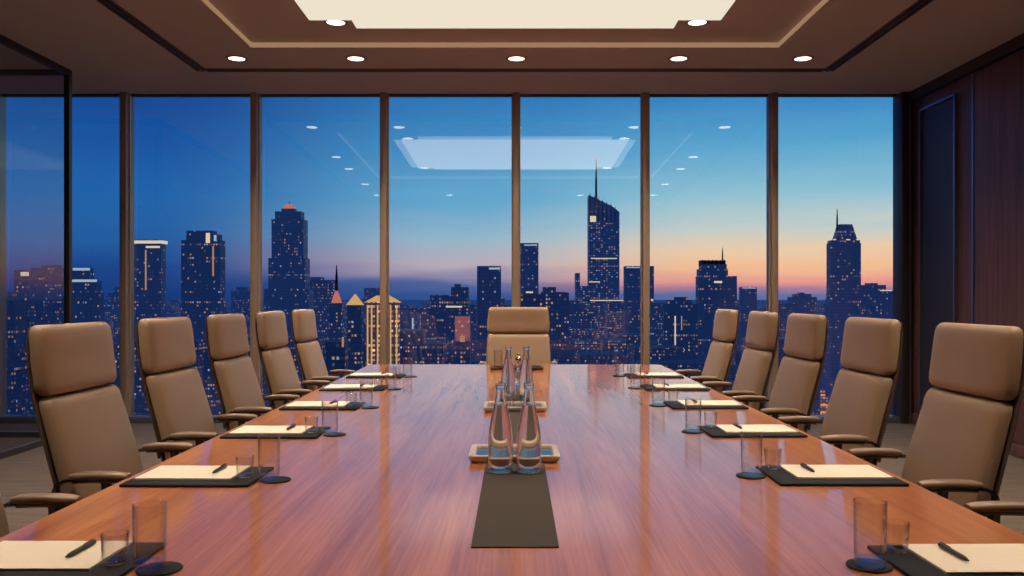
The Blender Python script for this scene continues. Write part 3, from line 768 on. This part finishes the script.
t = T(325, 346, 240, 'navy', 'low dark tower in front with a bright flame-like light at its corner'); t.blk(325, 345, 342).done(); t.front('corner_light', E['warm'], 342, 344, 325 + 12, 347)
t = T(350, 372, 700, 'violet', 'violet tower behind the golden tower, left of the third window post'); t.blk(364, 388, 288).done()
t = T(400, 418, 520, 'navy', 'small dark tower right of the golden floodlit tower'); t.blk(400, 410, 311).blk(408, 418, 317).done(); t.front('light_strip', E['cool'], 412, 413.5, 318, 332)
t = T(420, 468, 430, 'violet', 'broad stepped violet block left of the head chair'); t.blk(420, 468, 312).blk(430, 468, 295).blk(451, 468, 287).blk(454, 460, 284, 288, 0.5).done(); t.front('light_strip', E['white'], 446, 462, 306, 307.5)
t = T(454, 472, 345, 'violet', 'pink floodlit building just left of the head chair'); t.blk(455, 470, 316).done(); t.front('floodlit_front', FM['pink'], 455, 470, 316.3, 341); t.front('entrance_light', E['warm'], 460, 465, 336, 342)
t = T(477, 501, 440, 'blue', 'rectangular blue tower above the left of the head chair'); t.blk(477, 501, 266).done(); t.front('roof_light', E['cool'], 489, 500, 267.5, 269.5)
t = T(520, 539, 540, 'blue', 'slender rectangular blue tower just right of the middle window post'); t.blk(517, 538.5, 243).done(); t.front('roof_light', E['cool'], 524, 537, 244.5, 245.7)
t = T(521, 545, 330, 'navy', 'low dark block with a pink roof light above the head chair'); t.blk(518, 545, 294).blk(524, 534, 291, 295, 0.7).done(); t.front('roof_light', E['white'], 526, 533, 291.5, 293)
t = T(541, 570, 400, 'violet', 'squat violet tower right of the head chair with stepped top'); t.blk(541, 569, 292).blk(543, 556, 287).done()
t = T(575, 628, 600, 'busy', 'tallest tower, glass with a slanted roof and needle spire', 13)
t.blk(589, 619.5, 222).blk(580, 592, 286).blk(576, 580, 273).blk(583, 627, 300).blk(579, 600, 310).done()
a0, a1, dd = t.X(589), t.X(619.5), t.dep / 2
zl, zr, zb = t.Z(195), t.Z(212), t.Z(222)
zm = t.Z(206)
MB().add([(a0, -dd, zb), (a1, -dd, zb), (a1, dd, zb), (a0, dd, zb), (a0, -dd, zl), (t.X(612), -dd, zm), (a1, -dd, zr), (a1, dd, zr), (t.X(612), dd, zm), (a0, dd, zl)],
         [(0, 1, 6, 5, 4), (2, 3, 9, 8, 7), (1, 2, 7, 6), (3, 0, 4, 9), (4, 5, 8, 9), (5, 6, 7, 8), (3, 2, 1, 0)]).build('slanted_crown', FM['blue'], t.root)
lat = MB()
for k in range(7):
    x = 590 + k * 4.2; ztop = zl + (zm - zl) * (x - 589) / 23 if x < 612 else zm + (zr - zm) * (x - 612) / 7.5
    lat.box(t.X(x) - 0.25, t.X(x) + 0.25, -dd - 0.3, -dd, zb, ztop + 1.2)
lat.build('crown_lattice', SPIRE, t.root)
t.front('sky_lobby', E['white'], 590, 596, 216, 222)
for y, x0, x1 in ((258, 591, 617), (281.5, 589, 600), (300, 590, 624), (323, 586, 622)): t.front('lit_floor', E['white'], x0, x1, y, y + 0.9)
t.spire(597, 158, 200, 0.9, True)
t = T(625, 655, 520, 'blue', 'rectangular blue tower behind the post right of the tallest tower'); t.blk(625, 654, 266).done(); t.front('roof_light', E['cool'], 626, 640, 267, 268); t.front('corner_light', E['white'], 651, 653, 299, 301)
t = T(664, 698, 420, 'navy', 'ragged-topped dark block between the tallest tower and the first right chair'); t.blk(664, 698, 304).blk(668, 692, 300).blk(676, 688, 297, 301, 0.7).done()
t.front('light_strip', E['white'], 674.5, 675.7, 316, 345); t.front('light_strip', E['warm'], 681, 682, 316, 330)
t = T(698, 738, 480, 'navy', 'dark tower with a comb-like crown and antenna above the far right chairs'); t.blk(699, 737, 276).blk(700, 728, 269).blk(702, 727, 264, 270, 0.9).done()
lat = MB()
for x in (702.5, 705.5, 709, 713, 717, 721, 725): lat.box(t.X(x) - 0.3, t.X(x) + 0.3, -t.dep / 2, t.dep / 2, t.Z(265), t.Z(260))
lat.box(t.X(702), t.X(726), -t.dep / 2, t.dep / 2, t.Z(262.5), t.Z(261.8)); lat.build('crown_fins', SPIRE, t.root); t.spire(724.5, 247, 262, 0.5); t.front('lit_floor', E['white'], 714, 722, 281, 283)
t = T(741, 757, 560, 'blue', 'small square blue tower right of the comb-crowned tower'); t.blk(741, 757, 287).done(); t.front('roof_light', E['cool'], 742, 756, 287.5, 288.5)
t = T(790, 818, 600, 'navy', 'squat dark tower seen just right of the rightmost slim post'); t.blk(791, 817, 297).blk(795, 812, 294, 298, 0.7).blk(800, 806, 292.5, 295, 0.4).done()
t = T(831, 862, 480, 'blue', 'tall tower with a tapered crown and antenna in the rightmost window'); t.blk(831, 861, 243).done()
t.pyr('crown', FM['navy'], 836.5, 857.5, 224, 240, 0.6); t.part('crown_ledge', FM['violet'], 832, 860, 240, 243.5, 1.02); t.spire(839.5, 208, 228, 0.6)
for x0, x1 in ((833, 836), (846, 850), (856, 859)): t.front('crown_light', E['white'], x0, x1, 239.2, 240.2)
t = T(861, 894, 520, 'navy', 'lower dark tower with a lit roof edge right of the tapered-crown tower'); t.blk(861, 886, 285).blk(869, 879, 283, 286, 0.6).blk(861, 893, 290).done(); t.front('roof_light', E['white'], 880, 892, 290, 291)
t = T(812, 829, 430, 'gold', 'low orange-lit building at street level behind the third right chair from the windows'); t.blk(813, 829, 398).blk(818, 825, 390).done()
for x0, x1, y in ((812, 829, 404), (812, 829, 411), (818, 825, 394)): t.front('lit_shopfront', E['street'], x0, x1, y, y + 2.0)

# hazy mass of lower city blocks (uncountable)
BB = []
for o in COL.objects:
    if o.name.startswith('office_tower'):
        for ch in o.children:
            if ch.name.startswith('tower_body'):
                c_ = [v.co for v in ch.data.vertices]
                BB.append((o.location.x + min(v.x for v in c_), o.location.x + max(v.x for v in c_), o.location.y + min(v.y for v in c_), o.location.y + max(v.y for v in c_)))
blk = MB(); rs = random.Random(3)
for k in range(1500):
    D = 335 + 1150 * (rs.random() ** 1.3)
    x = rs.uniform(-0.85, 0.70) * D
    w, dp = rs.uniform(12, 34), rs.uniform(12, 30)
    top = pxZ(rs.uniform(303, 345) + (rs.random() ** 3) * -3, D) if D > 520 else pxZ(rs.uniform(338, 405), D)
    h = max(6.0, min(top - GZ, 62))
    if D < 640 and 0.33 < x / D < 0.48: continue
    if any(x - w / 2 < b_[1] + 1 and x + w / 2 > b_[0] - 1 and D < b_[3] + 1 and D + dp > b_[2] - 1.5 for b_ in BB): continue
    blk.box(x - w / 2, x + w / 2, D, D + dp, 0, h)
    if rs.random() < 0.45: blk.box(x - w / 4, x + w / 5, D + 2, D + dp - 2, h, h + rs.uniform(2, 6))
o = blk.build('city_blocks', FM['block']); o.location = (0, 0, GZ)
tag(o, 'hazy mass of low lit city blocks filling the view below the towers', 'city blocks', kind='stuff')
g = MB(); g.box(-9000, 9000, 30, 16000, GZ - 2, GZ)
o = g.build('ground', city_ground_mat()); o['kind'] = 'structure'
